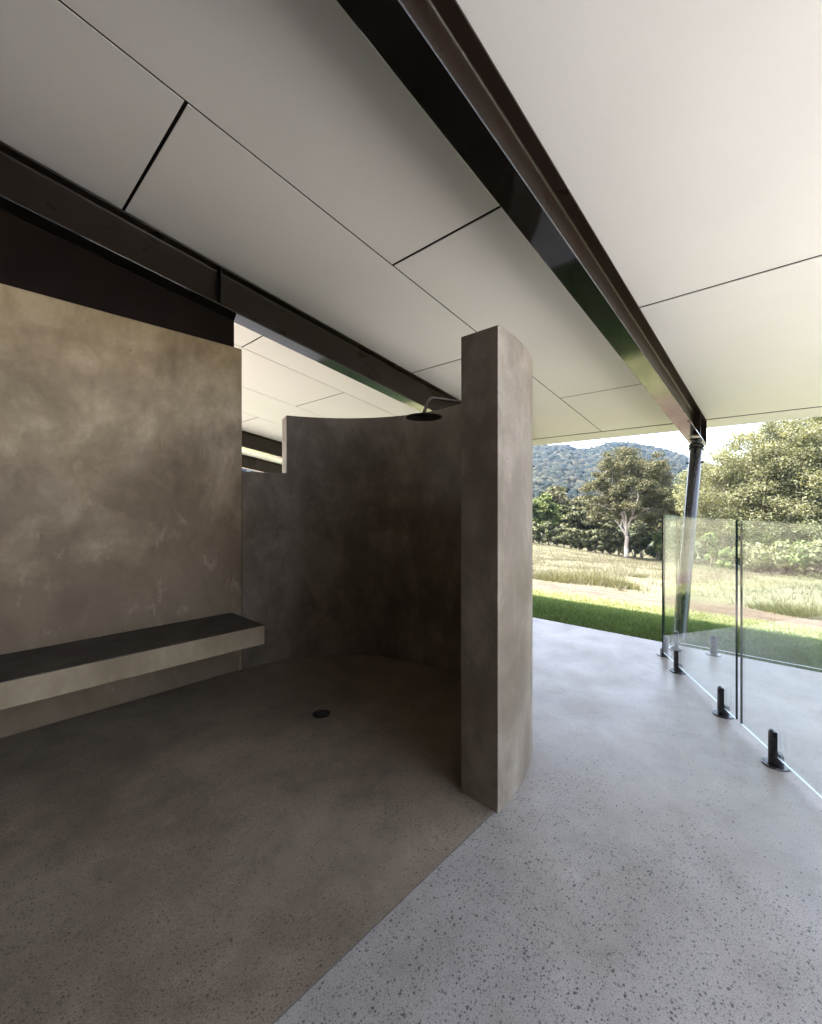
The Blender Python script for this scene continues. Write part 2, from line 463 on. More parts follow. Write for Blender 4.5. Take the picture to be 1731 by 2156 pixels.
# ---------------------------------------------------------------- walls, bench
WALL_Y = 3.21
bm = bmesh.new()
box(bm, -1.0, 1.531, WALL_Y, WALL_Y + .185, 0, 2.465)
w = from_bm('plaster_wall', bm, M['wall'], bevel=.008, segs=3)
tag(w, 'tall straight mottled brown plaster wall behind the floating bench', 'wall')

Z_LOW, Z_TOP, A_STEP = 1.527, 2.0, 70.5
angs = list(np.linspace(-90, A_STEP, 66)) + list(np.linspace(A_STEP, 89.9, 9))[1:]
bm = bmesh.new()
def pv(r, a, z): return bm.verts.new((SC.x + r * math.cos(math.radians(a)), SC.y + r * math.sin(math.radians(a)), z))
low = [[pv(RI, a, 0), pv(RO, a, 0), pv(RO, a, Z_LOW), pv(RI, a, Z_LOW)] for a in angs]
hi = [[pv(RI, a, Z_TOP), pv(RO, a, Z_TOP)] for a in angs[:66]]
for k in range(len(angs) - 1):
    a, b = low[k], low[k + 1]
    bm.faces.new((a[0], b[0], b[3], a[3]))
    bm.faces.new((a[1], a[2], b[2], b[1]))
    bm.faces.new((a[0], a[1], b[1], b[0]))
    if k >= 65: bm.faces.new((a[3], b[3], b[2], a[2]))
    else:
        c, d_ = hi[k], hi[k + 1]
        bm.faces.new((a[3], b[3], d_[0], c[0]))
        bm.faces.new((a[2], c[1], d_[1], b[2]))
        bm.faces.new((c[0], d_[0], d_[1], c[1]))
bm.faces.new((low[0][0], low[0][3], low[0][2], low[0][1]))
bm.faces.new((low[0][3], hi[0][0], hi[0][1], low[0][2]))
bm.faces.new((low[65][3], low[65][2], hi[65][1], hi[65][0]))
bm.faces.new(low[-1])
bmesh.ops.dissolve_edges(bm, edges=[e for e in bm.edges if e.calc_length() > .01 and abs(e.verts[0].co.z - Z_LOW) < 1e-6 and abs(e.verts[1].co.z - Z_LOW) < 1e-6 and all(f.calc_center_median().length > 0 for f in e.link_faces) and len(e.link_faces) == 2 and e.link_faces[0].normal.length >= 0 and {e.verts[0], e.verts[1]} == {low[0][3], low[0][2]}], use_verts=False)
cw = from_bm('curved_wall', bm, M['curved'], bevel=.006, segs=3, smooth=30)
tag(cw, 'tall curved plaster wall wrapping round the shower, with a square end', 'wall')

bm = bmesh.new()
box(bm, -1.0, 1.45, 2.71, WALL_Y - .003, .325, .451)
b = from_bm('bench', bm, M['bench'], bevel=.007, segs=3)
bm = bmesh.new()
box(bm, -1.0, 1.446, 2.714, WALL_Y - .004, .4514, .456)
from_bm('seat_top', bm, M['seat'], b, bevel=.0015)
tag(b, 'long floating concrete bench fixed along the straight plaster wall', 'bench')

bm = bmesh.new()
vs = box(bm, -1.0, 1.475, 3.226, 3.30, 2.467, 0)
for v in bm.verts:
    if v.co.z < 1: v.co.z = zc(v.co.x) - .3025
ip = from_bm('infill_panel', bm, M['infill'])
tag(ip, 'dark brown sheet filling the gap between plaster wall and steel beam', 'panel')

# unseen house block behind the camera, lengthened and raised to keep sky light out
hw = thing('house_wall', 'unseen dark house wall, raised to keep sky light off the covered patio', 'wall', (-1.1, 0, 0))
bm = bmesh.new()
box(bm, -1.25, -1.005, -9.0, 3.40, 0, 0)
for v in bm.verts:
    pass
vsl = list(bm.verts)
for i, v in enumerate(vsl):
    if i % 2 == 1: v.co.z = zc(v.co.x) - .03
from_bm('wall_face', bm, M['house'], hw)
bm = bmesh.new()
box(bm, -1.35, -1.255, -9.0, 3.4, 0, 7.0)  # extra height added to shut off sky light behind the camera
from_bm('sky_block_wall', bm, M['house'], hw)

# ---------------------------------------------------------------- roof
X_IN, X_TRIM, X_EAVE = -1.25, 5.95, 6.24
ROOF_Y0, ROOF_Y1 = -.075, 10.875
roof = thing('pavilion_roof', 'wide sloping roof with a white panelled soffit over the patio', 'roof', (2.5, 3.5, zc(2.5)))
bm = bmesh.new()
box(bm, X_IN, X_EAVE - .02, ROOF_Y0 + .02, ROOF_Y1 - .02, .0048, .05, True)
from_bm('joint_backing', bm, M['backing'], roof)
bm = bmesh.new()
box(bm, X_IN, X_EAVE, ROOF_Y0, ROOF_Y1, .052, .26, True)
from_bm('roof_deck', bm, M['roof'], roof)
bays = [ROOF_Y0, .975] + [.975 + 1.1 * k for k in range(1, 10)]
joint = .0085
proto_panels = []
for k in range(10):
    y0, y1 = bays[k], bays[k + 1]
    # sheets alternate their end joints
    off = .73 if k % 2 == 0 else 2.035
    cuts = [X_IN] + [c for c in np.arange(off - 2.62 * 3, X_TRIM, 2.62) if X_IN + .2 < c < X_TRIM - .2] + [X_TRIM]
    for a, b_ in zip(cuts, cuts[1:]):
        bm = bmesh.new()
        box(bm, a + joint, b_ - joint, y0 + joint * .75, y1 - joint * .75, 0, .004, True)
        from_bm('ceiling_panel', bm, M['ceiling'], roof)
bm = bmesh.new()
box(bm, X_TRIM + .026, X_EAVE, ROOF_Y0, ROOF_Y1, 0, .004, True)
from_bm('eave_trim', bm, M['ceiling'], roof)
bm = bmesh.new()
box(bm, X_EAVE + .001, X_EAVE + .016, ROOF_Y0, ROOF_Y1, -.005, .27, True)
from_bm('fascia', bm, M['ceiling'], roof)

# ---------------------------------------------------------------- steel beams
BH, BW, TF = .29, .148, .012
def steel_beam(yc, label, x0=-1.0, x1=5.93, stiff=()):
    t = thing('steel_beam', label, 'beam', (x0, yc, zc(x0) - .01), 'steel beams under the soffit')
    zt = -.010
    bm = bmesh.new()
    box(bm, x0, x1, yc - BW / 2, yc + BW / 2, zt - TF, zt, True)
    from_bm('top_flange', bm, M['steel_web'], t, bevel=.002)
    bm = bmesh.new()
    box(bm, x0, x1, yc - BW / 2, yc + BW / 2, zt - BH, zt - BH + TF, True)
    from_bm('bottom_flange', bm, M['steel'], t, bevel=.002)
    # web with root fillets at both flanges
    hw_, r = .004, .013
    z_hi, z_lo = zt - TF - .0005, zt - BH + TF + .0005
    right = [(yc + hw_ + r * (1 - math.sin(a)), z_hi - r * (1 - math.cos(a))) for a in np.linspace(0, math.pi / 2, 6)]
    right2 = [(yc + hw_ + r * (1 - math.sin(a)), z_lo + r * (1 - math.cos(a))) for a in np.linspace(math.pi / 2, 0, 6)]
    outl = right + right2
    outl = outl + [(2 * yc - y, z) for y, z in outl[::-1]]
    bm = bmesh.new()
    prism(bm, outl, x0, x1)
    from_bm('web', bm, M['steel_web'], t, smooth=35)
    for xs_ in stiff:
        for sgn in (-1, 1):
            bm = bmesh.new()
            ya, yb = sorted((yc + sgn * (hw_ + .001), yc + sgn * (BW / 2 - .006)))
            box(bm, xs_ - .005, xs_ + .005, ya, yb, z_lo + .001, z_hi - .001, True)
            from_bm('stiffener', bm, M['steel_web'], t)
    bm = bmesh.new()
    box(bm, x1 + .0005, x1 + .0125, yc - BW / 2, yc + BW / 2, zt - BH - .002, zt, True)
    from_bm('end_plate', bm, M['steel_web'], t)
    return t
steel_beam(.975, 'black steel beam running down to the leaning post', stiff=(5.62,))
b1 = steel_beam(3.175, 'black steel beam over the straight plaster wall and its dark infill', stiff=(1.33,))
steel_beam(7.62, 'distant brown steel beam seen in the gap beside the plaster wall, upper one', stiff=())
steel_beam(9.80, 'distant brown steel beam seen in the gap beside the plaster wall, lower one', stiff=())

# ---------------------------------------------------------------- leaning post
pt, pb = Vector((5.80, .975, 1.975)), Vector((4.93, .975, -.09))
post = thing('steel_post', 'dark round steel post leaning outwards under the beam end', 'post', tuple(pb))
ax = (pt - pb).normalized()
bm = bmesh.new()
tube(bm, [pb, pt - ax * .085], .062, 28)
from_bm('shaft', bm, M['post'], post, smooth=40)
for h in (.085, .045):
    bm = bmesh.new()
    lathe(bm, [(0, 0), (.076, 0), (.076, .009), (0, .009)], pt - ax * h, 28, ax)
    from_bm('cap_plate', bm, M['post'], post, smooth=40)
bm = bmesh.new()
lathe(bm, [(0, 0), (.05, 0), (.05, .05), (0, .05)], pt - ax * .05 + ax * .0, 24, ax)
from_bm('pin', bm, M['bolt'], post, smooth=40)
for off in (-.055, .055):
    bm = bmesh.new()
    c = pt + Vector((0, off, -.075))
    lathe(bm, [(0, 0), (.011, 0), (.011, .05), (0, .05)], c, 6, ax)
    from_bm('bolt', bm, M['bolt'], post)
bm = bmesh.new()
pm = pt - ax * .25
tube(bm, [pm + Vector((.0, -.085, 0)), pm + Vector((.0, .085, 0))], .011, 10)
from_bm('through_bolt', bm, M['black'], post)
bm = bmesh.new()
lathe(bm, [(0, 0), (.12, 0), (.12, .014), (0, .014)], pb + Vector((0, 0, .0)), 24)
from_bm('base_plate', bm, M['post'], post, smooth=40)

# ---------------------------------------------------------------- shower fittings
hd = Vector((1.877, 1.655, 1.775))
arm_dir = Vector((.945, -.32, 0)).normalized()
sh = thing('shower_head', 'round dark overhead rose on a bent bronze arm, hanging from the curved wall', 'shower', tuple(hd))
bm = bmesh.new()
lathe(bm, [(0, -.006), (.098, -.006), (.106, -.003), (.107, .002), (.098, .005), (.03, .010), (.016, .02), (0, .02)], hd, 40)
from_bm('rose', bm, M['head'], sh, smooth=50)
z_arm = 1.893
hit = None
tt = .40
while (Vector((hd.x, hd.y)) + Vector((arm_dir.x, arm_dir.y)) * tt - SC).length < RI - .001: tt += .004
wall_pt = Vector((hd.x, hd.y, z_arm)) + arm_dir * tt
corner = Vector((hd.x, hd.y, z_arm)) + arm_dir * .035
pts = [hd + Vector((0, 0, .02))]
lowp = hd + Vector((0, 0, .02)) + arm_dir * .003
pts.append(lowp + Vector((0, 0, .03)) + arm_dir * .008)
rb = .055
p_a = hd + Vector((0, 0, z_arm - hd.z - rb)) + arm_dir * .018
for k in range(7):
    a = k / 6 * math.pi / 2
    pts.append(p_a + arm_dir * rb * (1 - math.cos(a)) + Vector((0, 0, rb * math.sin(a))))
pts.append(wall_pt + Vector((0, 0, 0)))
bm = bmesh.new()
tube(bm, pts, .0095, 16)
from_bm('arm', bm, M['bronze'], sh, smooth=50)
bm = bmesh.new()
lathe(bm, [(0, 0), (.03, 0), (.03, .006), (.012, .012), (0, .012)], wall_pt - arm_dir * .012, 28, -arm_dir)
from_bm('wall_flange', bm, M['bronze'], sh, smooth=40)
bm = bmesh.new()
lathe(bm, [(0, 0), (.016, 0), (.016, .014), (0, .014)], hd + Vector((0, 0, .014)), 20)
from_bm('swivel_nut', bm, M['bronze'], sh, smooth=40)

dr = thing('floor_drain', 'round dark drain set in the middle of the shower floor', 'drain', (SC.x, SC.y, .004))
bm = bmesh.new()
lathe(bm, [(.052, .0036), (.052, .006), (.046, .0065), (.044, .0042)], (SC.x, SC.y, 0), 36)
from_bm('rim', bm, M['drain'], dr, smooth=40)
bm = bmesh.new()
lathe(bm, [(0, .0052), (.040, .0048), (.0438, .0038)], (SC.x, SC.y, 0), 36)
for k in range(12):
    a = 2 * math.pi * k / 12
    lathe(bm, [(0, .0075), (.0045, .007), (.005, .005)], (SC.x + .028 * math.cos(a), SC.y + .028 * math.sin(a), 0), 8)
from_bm('grate', bm, M['drain'], dr, smooth=40)

# ---------------------------------------------------------------- glass fences
G_TOP, G_BOT, G_T = 1.18, .045, .012
def glass_pane(parent, a, b):
    a, b = Vector(a), Vector(b)
    d = (b - a).normalized()
    n = Vector((-d.y, d.x)) * (G_T / 2)
    bm = bmesh.new()
    vs = [bm.verts.new((p.x, p.y, z)) for z in (G_BOT, G_TOP) for p in (a - n, b - n, b + n, a + n)]
    fs = [(0, 1, 5, 4), (1, 2, 6, 5), (2, 3, 7, 6), (3, 0, 4, 7), (4, 5, 6, 7), (3, 2, 1, 0)]
    mi = [0, 1, 0, 1, 1, 2]
    for f, k in zip(fs, mi):
        fc = bm.faces.new([vs[i] for i in f])
        fc.material_index = k
    return from_bm('glass_pane', bm, [M['glass'], M['glass_edge'], M['glass_base']], parent)

def spigot(parent, p, d, near=1):
    """Black clamp: a tall round half on the near side of the pane, a low toe on the other, on a round plate."""
    p, d = Vector(p), Vector(d).normalized()
    n = Vector((-d.y, d.x)) * near
    me_parts = []
    bm = bmesh.new()
    r, g = .0255, .007
    def half(sgn, h):
        out = []
        for k in range(17):
            a = math.pi * k / 16
            v = d * (r * math.cos(a)) + n * (sgn * (g + (r * .95) * math.sin(a)))
            out.append(p + v)
        lo = [bm.verts.new((q.x, q.y, .006)) for q in out]
        md = [bm.verts.new((q.x, q.y, h - .008)) for q in out]
        hi = [bm.verts.new((p.x + (q.x - p.x) * .8 , p.y + (q.y - p.y) * .8, h)) for q in out]
        m_ = len(out)
        for A, B in ((lo, md), (md, hi)):
            for i in range(m_):
                j = (i + 1) % m_
                bm.faces.new((A[i], A[j], B[j], B[i]))
        bm.faces.new(lo[::-1])
        bm.faces.new(hi)
    half(1, .165)
    half(-1, .058)
    # saddle between the halves under the pane
    q = [p + d * (r * sx) + n * (g * 1.02 * sy) for sx, sy in ((-1, -1), (1, -1), (1, 1), (-1, 1))]
    lo = [bm.verts.new((v.x, v.y, .0062)) for v in q]
    hi = [bm.verts.new((v.x, v.y, .043)) for v in q]
    bm.faces.new(lo[::-1])
    bm.faces.new(hi)
    for i in range(4):
        bm.faces.new((lo[i], lo[(i + 1) % 4], hi[(i + 1) % 4], hi[i]))
    s = from_bm('spigot', bm, M['black'], parent, smooth=35)
    bm = bmesh.new()
    lathe(bm, [(0, .0005), (.058, .0005), (.058, .003), (.054, .0062), (0, .0062)], (p.x, p.y, 0), 36)
    pl = from_bm('base_plate', bm, M['plate'], s, smooth=30)
    bm = bmesh.new()
    c = p + n * (g + r * .5)
    lathe(bm, [(0, 0), (.009, 0), (.009, .004), (.005, .0045), (0, .002)], (c.x, c.y, .165), 14)
    from_bm('cap_screw', bm, M['black'], s, smooth=30)
    return s

nd = Vector((1.0, .60)).normalized()
def on_line(x): return Vector((x, .312 + .60 * (x - 3.04)))
near = thing('glass_fence', 'near frameless glass fence running diagonally across the patio on black clamps', 'fence', (3.0, .3, 0), 'frameless glass fences')
glass_pane(near, on_line(3.055), on_line(4.03))
glass_pane(near, on_line(1.90), on_line(3.012))
for x in (3.775, 3.185, 2.745, 2.10): spigot(near, on_line(x), nd, 1)
far = thing('glass_fence', 'far frameless glass fence standing along the edge of the patio slab', 'fence', (4.42, 0, 0), 'frameless glass fences')
glass_pane(far, (4.42, .865), (4.42, -.55))
glass_pane(far, (4.42, -.60), (4.42, -1.95))
for y in (.62, -.30, -.86, -1.70): spigot(far, (4.42, y), (0, 1), 1)
gate = thing('glass_fence', 'narrow glass return panel joining the two longer glass fences', 'fence', (4.2, .9, 0), 'frameless glass fences')
glass_pane(gate, (4.075, .925), (4.385, .885))
for p in ((4.11, .921), (4.33, .892)): spigot(gate, p, (.31, -.04), -1)

# ---------------------------------------------------------------- grass (stuff)
def blades(n, xr, yr, h, w, mat, name, lean=.5, seed=1, mask=None, clump=None):
    r = np.random.default_rng(seed)
    x = r.uniform(*xr, n)
    y = r.uniform(*yr, n)
    if clump is not None:
        cx, cy = r.uniform(*xr, clump), r.uniform(*yr, clump)
        k = r.integers(0, clump, n)
        x = np.where(r.random(n) < .75, cx[k] + r.normal(0, .22, n), x)
        y = np.where(r.random(n) < .75, cy[k] + r.normal(0, .22, n), y)
    if mask is not None:
        keep = mask(x, y, r)
        x, y = x[keep], y[keep]
    n = len(x)
    z = terrain(x, y) - .01
    b = np.stack([x, y, z], -1)
    hh = h * r.uniform(.45, 1.3, n)
    a = r.uniform(0, 2 * np.pi, n)
    side = np.stack([np.cos(a), np.sin(a), np.zeros(n)], -1) * (w * r.uniform(.6, 1.4, n))[:, None]
    ln = r.normal(0, lean, (n, 2)) * hh[:, None]
    tip = b + np.stack([ln[:, 0], ln[:, 1], hh], -1)
    v = np.stack([b - side, b + side, tip], axis=1).reshape(-1, 3)
    return tag(link(name, mesh_np(name, v, 3), mat), kind='stuff')
def in_view(x, y, r, lo=.1, hi=1.35):
    d = FX * x + FY * y
    q = (FY * x - FX * y) / np.maximum(d, .1)
    return (q > lo) & (q < hi)
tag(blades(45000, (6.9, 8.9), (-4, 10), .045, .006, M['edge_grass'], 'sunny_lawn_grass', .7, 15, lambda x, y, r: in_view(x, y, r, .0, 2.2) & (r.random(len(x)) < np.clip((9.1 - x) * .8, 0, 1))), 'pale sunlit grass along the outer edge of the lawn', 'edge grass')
tag(blades(150000, (4.505, 7.25), (-4, 9), .05, .006, M['grass'], 'lawn_grass', .6, 11, lambda x, y, r: in_view(x, y, r, .0, 2.2)), 'short green lawn growing from the slab edge down the bank', 'lawn grass')
tag(blades(30000, (8.7, 16), (-3, 14), .03, .006, M['straw'], 'straw_litter', 1.6, 12, lambda x, y, r: in_view(x, y, r) & (r.random(len(x)) < .5)), 'scattered straw lying on the dirt track', 'straw')
tag(blades(280000, (11.4, 62), (-6, 46), .17, .009, M['dry'], 'tall_dry_grass', .6, 13, lambda x, y, r: in_view(x, y, r) & (r.random(len(x)) < np.clip(26 / x, .25, 1) * np.where((FY * x - FX * y) / (FX * x + FY * y) > .5, np.clip((x - 11) / 14, .1, 1), 1)), clump=5000), 'tall pale dry grass covering the sloping field', 'dry grass')
tag(blades(22000, (11.5, 60), (-6, 46), .17, .010, M['tuft'], 'green_field_grass', .5, 14, lambda x, y, r: in_view(x, y, r), clump=900), 'greener grass growing among the dry grass of the field', 'field grass')

def at(px, py, d, dz=0.0):
    """Ground point in the direction used when the view was surveyed."""
    q = (px - 865.5) / F_PX
    x, y = d * (FX + FY * q), d * (FY - FX * q)
    return Vector((x, y, float(terrain(x, y)) + dz))

# grass clumps beside the track
def grass_clump(loc, rad, h, n, seed):
    r = np.random.default_rng(seed)
    a, rr = r.uniform(0, 2 * np.pi, n), rad * np.sqrt(r.random(n))
    x, y = loc.x + rr * np.cos(a), loc.y + rr * np.sin(a)
    b = np.stack([x, y, terrain(x, y) - .02], -1)
    hh = h * .85 * r.uniform(.3, 1.2, n) * (1.1 - .6 * rr / rad)
    out = np.stack([np.cos(a), np.sin(a)], -1) * (rr / rad * .55)[:, None]
    ln = (r.normal(0, .3, (n, 2)) + out) * hh[:, None]
    side_a = r.uniform(0, 2 * np.pi, n)
    side = np.stack([np.cos(side_a), np.sin(side_a), np.zeros(n)], -1) * .0075
    tip = b + np.stack([ln[:, 0], ln[:, 1], hh], -1)
    v = np.stack([b - side, b + side, tip], axis=1).reshape(-1, 3)
    o = link('grass_clump', mesh_np('grass_clump', v, 3), M['tuft'])
    return tag(o, 'leafy green grass clump growing along the edge of the dirt track', 'grass clump', 'grass clumps along the track')
for i, (px, d, rad, h) in enumerate(((1150, 13.0, .45, .38), (1178, 12.7, .55, .50), (1208, 12.6, .55, .45), (1232, 12.9, .6, .62), (1255, 12.6, .6, .58), (1278, 12.3, .45, .42), (1300, 12.0, .42, .40), (1313, 11.8, .35, .36), (1650, 8.7, .5, .32), (1690, 8.3, .55, .36), (1722, 8.0, .5, .34), (1343, 17.5, .3, .3))):
    grass_clump(at(px, 0, d), rad * 1.1, h, 900, 40 + i)

# ---------------------------------------------------------------- trees
def limb_path(a, b, r, sag=.12, n=5):
    a, b = Vector(a), Vector(b)
    L = (b - a).length
    pts = []
    o = Vector((r.normal(), r.normal(), r.normal() * .5 + .6)) * sag * L
    for k in range(n + 1):
        t = k / n
        pts.append(a.lerp(b, t) + o * math.sin(math.pi * t) * .5 + Vector(r.normal(0, .015 * L, 3)) * (0 < k < n))
    return pts

def tree(name, label, base, h, spread, leafmat, barkmat, seed, fork=.25, trunk_r=.18, nclus=60, per=150, leaf=.13, flat=.55, group=None, cat='tree', lean=(0, 0), crown_lo=.3, csize=.16, limbs=12, stems=1, leaders=3):
    r = np.random.default_rng(seed)
    t = thing(name, label, cat, tuple(base), group)
    B = Vector(base)
    F = B + Vector((lean[0] * fork, lean[1] * fork, h * fork))
    # cluster centres fill a dome
    cs = []
    while len(cs) < nclus:
        p = r.uniform(-1, 1, 3)
        if p[2] < -.35: continue
        rr = np.linalg.norm(p)
        if rr > 1 or rr < .42: continue
        if r.random() > .35 + .65 * rr: continue
        cs.append(p)
    cs = np.array(cs)
    cz0 = h * (crown_lo + (1 - crown_lo) * .45)
    hz = h - cz0
    wob = 1 + .22 * np.sin(3 * np.arctan2(cs[:, 1], cs[:, 0]) + seed) * np.sin(2.3 * cs[:, 2] * 2 + seed * .7)
    C = np.stack([B.x + lean[0] + cs[:, 0] * spread * wob, B.y + lean[1] + cs[:, 1] * spread * wob, B.z + cz0 + np.where(cs[:, 2] > 0, cs[:, 2] * hz, cs[:, 2] * (cz0 - h * crown_lo) * 1.6)], -1)
    bm = bmesh.new()
    for s in range(stems):
        ofs = Vector(r.normal(0, trunk_r * (1.2 if stems > 1 else 0), 3)) if stems > 1 else Vector((0, 0, 0))
        ofs.z = 0
        tube(bm, limb_path(B + ofs - Vector((0, 0, .25)), F + ofs * 1.5, r, .05), [trunk_r * (1.15 - .35 * k / 5) for k in range(6)], 9)
    order = r.permutation(nclus)
    mains = []
    ups = []
    for s in range(leaders):
        a = 2 * math.pi * (s + r.uniform(-.2, .2)) / leaders + seed
        top = B + Vector((lean[0] + math.cos(a) * spread * .26, lean[1] + math.sin(a) * spread * .26, h * r.uniform(.68, .86)))
        pth = limb_path(F + Vector((0, 0, -h * .03 * s)), top, r, .1, 8)
        tube(bm, pth, [trunk_r * .6 * (1 - .72 * q / 8) for q in range(9)], 8)
        ups.append(pth)
    for k in order[:limbs]:
        e = Vector(C[k])
        pth = min(ups, key=lambda m_: min((q - e).length for q in m_))
        j = max([q for q in range(7) if pth[q].z < e.z - .12 * spread] or [0])
        j = int(max(0, j - r.integers(0, 3)))
        pth = limb_path(pth[j], e, r, .16, 6)
        tube(bm, pth, [trunk_r * .34 * (1 - .8 * q / 6) for q in range(7)], 7)
        mains.append(pth)
    for k in order[limbs:limbs * 4]:
        e = Vector(C[k])
        pth = min(mains, key=lambda m_: (m_[4] - e).length)
        j = min((2, 3, 4), key=lambda q: (pth[q] - e).length)
        tube(bm, limb_path(pth[j], e, r, .14, 4), [trunk_r * .2 * (1 - .8 * q / 4) for q in range(5)], 5)
    from_bm('trunk', bm, barkmat, t, smooth=0)
    n = nclus * per
    ci = np.repeat(np.arange(nclus), per)
    rad = spread * csize * r.uniform(.7, 1.35, nclus)
    off = r.normal(0, 1, (n, 3))
    off = off / np.maximum(np.linalg.norm(off, axis=1, keepdims=True), .3) * (r.random((n, 1)) ** .45)
    pos = C[ci] + off * rad[ci][:, None] * np.array([1.25, 1.25, flat])
    # a third of the leaves scatter loosely between the clumps
    loose = r.random(n) < .33
    mix_ = r.random((n, 1))
    alt = C[r.integers(0, nclus, n)] * (1 - mix_) + C[ci] * mix_ + r.normal(0, .06 * spread, (n, 3))
    near_ = np.linalg.norm(C[ci] - alt, axis=1) < spread * .75
    pos = np.where((loose & near_)[:, None], alt, pos)
    v = leaf_quads(pos, leaf, .35, .55, r, off * .35)
    link('crown', mesh_np('crown', v, 4), leafmat, t)
    return t

def bush(name, label, base, h, rx, mat, seed, n=1500, leaf=.12, group=None, cat='shrub', lumps=9):
    r = np.random.default_rng(seed)
    t = thing(name, label, cat, tuple(base), group)
    B = np.array(base)
    a = r.uniform(0, 2 * np.pi, lumps)
    L = np.stack([np.cos(a) * rx * r.uniform(.1, .7, lumps), np.sin(a) * rx * r.uniform(.1, .7, lumps), h * r.uniform(.18, .78, lumps)], -1)
    L[0] = (0, 0, h * .78)
    rad = np.minimum(rx, h) * r.uniform(.28, .45, lumps)
    ci = r.integers(0, lumps, n)
    off = unit(r.normal(size=(n, 3))) * (r.random((n, 1)) ** .35)
    pos = B + L[ci] + off * rad[ci][:, None]
    pos[:, 2] = np.maximum(pos[:, 2], B[2] + .02)
    link('foliage', mesh_np('foliage', leaf_quads(pos, leaf, .5, .6, r, off * .9), 4), mat, t)
    bm = bmesh.new()
    for k in range(min(lumps, 6)):
        tube(bm, limb_path(Vector(base) + Vector((0, 0, -.1)), Vector(B + L[k]), r, .1, 4), [.05 * (1 - .7 * q / 4) for q in range(5)], 5)
    from_bm('stem', bm, M['bark'], t, smooth=0)
    return t

# the lone gum
tree('gum_tree', 'tall pale trunked gum tree standing alone at the far edge of the field', at(1317, 1175, 45), 11.8, 3.85, M['euc'], M['bark_pale'], 21, fork=.2, trunk_r=.21, nclus=200, per=260, leaf=.088, flat=.7, crown_lo=.2, csize=.15, limbs=18, leaders=4, lean=(.2, -.2))
# trees just behind and beside it
tree('shade_tree', 'dark bushy tree close behind the right side of the pale gum', at(1392, 1170, 50), 9.6, 2.9, M['dark'], M['bark'], 22, nclus=60, per=150, leaf=.17, crown_lo=.1, csize=.22)
tree('leafy_tree', 'yellow green tree partly hidden behind the leaning steel post', at(1438, 1170, 52), 9.0, 2.8, M['pale'], M['bark'], 23, nclus=60, per=150, leaf=.17, crown_lo=.12, csize=.22)
# the big spreading trees on the right
tree('spreading_tree', 'big pale spreading tree with open branches right of the leaning post', at(1600, 1180, 33), 11.2, 4.6, M['pale'], M['bark'], 24, fork=.3, trunk_r=.2, nclus=210, per=300, leaf=.075, flat=.75, crown_lo=.10, csize=.16, limbs=16)
tree('spreading_tree', 'large pale tree with a white trunk at the right edge of the photo', at(1700, 1180, 31), 12.4, 4.6, M['pale'], M['bark_pale'], 25, fork=.35, trunk_r=.17, nclus=210, per=300, leaf=.075, flat=.75, crown_lo=.10, csize=.16, limbs=16)
tree('spreading_tree', 'lower rounded pale tree filling the space just right of the leaning post', at(1520, 1180, 38), 9.2, 3.4, M['pale'], M['bark'], 26, fork=.25, trunk_r=.16, nclus=130, per=230, leaf=.095, flat=.75, crown_lo=.06, csize=.18)
tree('spreading_tree', 'tall pale tree beyond the right edge of the view', at(1830, 1180, 30), 12, 5.0, M['pale'], M['bark'], 27, fork=.3, trunk_r=.2, nclus=100, per=150, leaf=.13, flat=.4, crown_lo=.2, csize=.17)
# under-storey
k = 0
for px, d, h, rx, mt, lb in ((1385, 46, 3.2, 1.5, 'mid', 'leafy mid green bush just right of the pale gum trunk'),
                             (1350, 47, 3.8, 1.3, 'dark', 'dark bush directly behind the pale gum trunk'),
                             (1412, 44, 3.0, 1.5, 'dark', 'dark bush seen at the left end of the near glass'),
                             (1450, 43, 3.4, 1.6, 'dark', 'dark bush behind the leaning post seen through the glass'),
                             (1500, 30, 3.0, .8, 'bright', 'bright green creeper heaped up just right of the leaning post'),
                             (1535, 29, 1.6, .8, 'bright', 'low bright green bush left of the dark glass edge'),
                             (1560, 36, 3.2, 1.5, 'dark', 'dark bush in the shade behind the dark glass edge'),
                             (1600, 27, 1.9, 1.5, 'pale', 'pale scrubby bush right of the dark glass edge'),
                             (1645, 26, 2.1, 1.5, 'pale', 'pale scrubby bush between two others at the field edge, on the right'),
                             (1690, 25, 2.2, 1.4, 'bright', 'fresh green scrubby bush near the right edge'),
                             (1728, 24, 2.2, 1.3, 'pale', 'pale scrubby bush at the right edge of the photo'),
                             (1625, 31, 3.4, 1.6, 'mid', 'taller mid green bush under the spreading trees'),
                             (1690, 30, 3.6, 1.6, 'mid', 'taller mid green bush below the white trunked tree'),
                             (1780, 24, 2.4, 1.6, 'pale', 'pale scrubby bush beyond the right edge of the view'),
                             (1485, 45, 4.2, 2.0, 'dark', 'tall dark bush in the shade right behind the leaning post'),
                             (1540, 44, 4.4, 2.2, 'dark', 'tall dark bush deep in the shade left of the dark glass edge'),
                             (1595, 43, 4.2, 2.2, 'mid', 'mid green bush far back under the biggest spreading tree'),
                             (1650, 42, 4.4, 2.2, 'dark', 'tall dark bush far back between the two big spreading trees'),
                             (1705, 41, 4.2, 2.2, 'mid', 'mid green bush far back below the white trunked tree'),
                             (1760, 40, 4.4, 2.2, 'dark', 'tall dark bush far back at the right edge of the view')):
    bush('bush', lb, at(px, 0, d), h, rx, M[mt], 60 + k, n=2600, leaf=.1 if d < 35 else .14, lumps=12)
    k += 1
# hedge row along the top of the field
for i in range(19):
    px = 1040 + i * 16.5 + RNG.normal(0, 2)
    d = 47.5 - (px - 1131) / 170 * 1.5 + RNG.normal(0, .3)
    bush('hedge_shrub', 'dense dark shrub in the hedge row along the far edge of the field', at(px, 0, d), 2.7 + RNG.normal(0, .25), 1.0, M['dark'], 100 + i, n=1500, leaf=.14, group='hedge row shrubs', lumps=9)
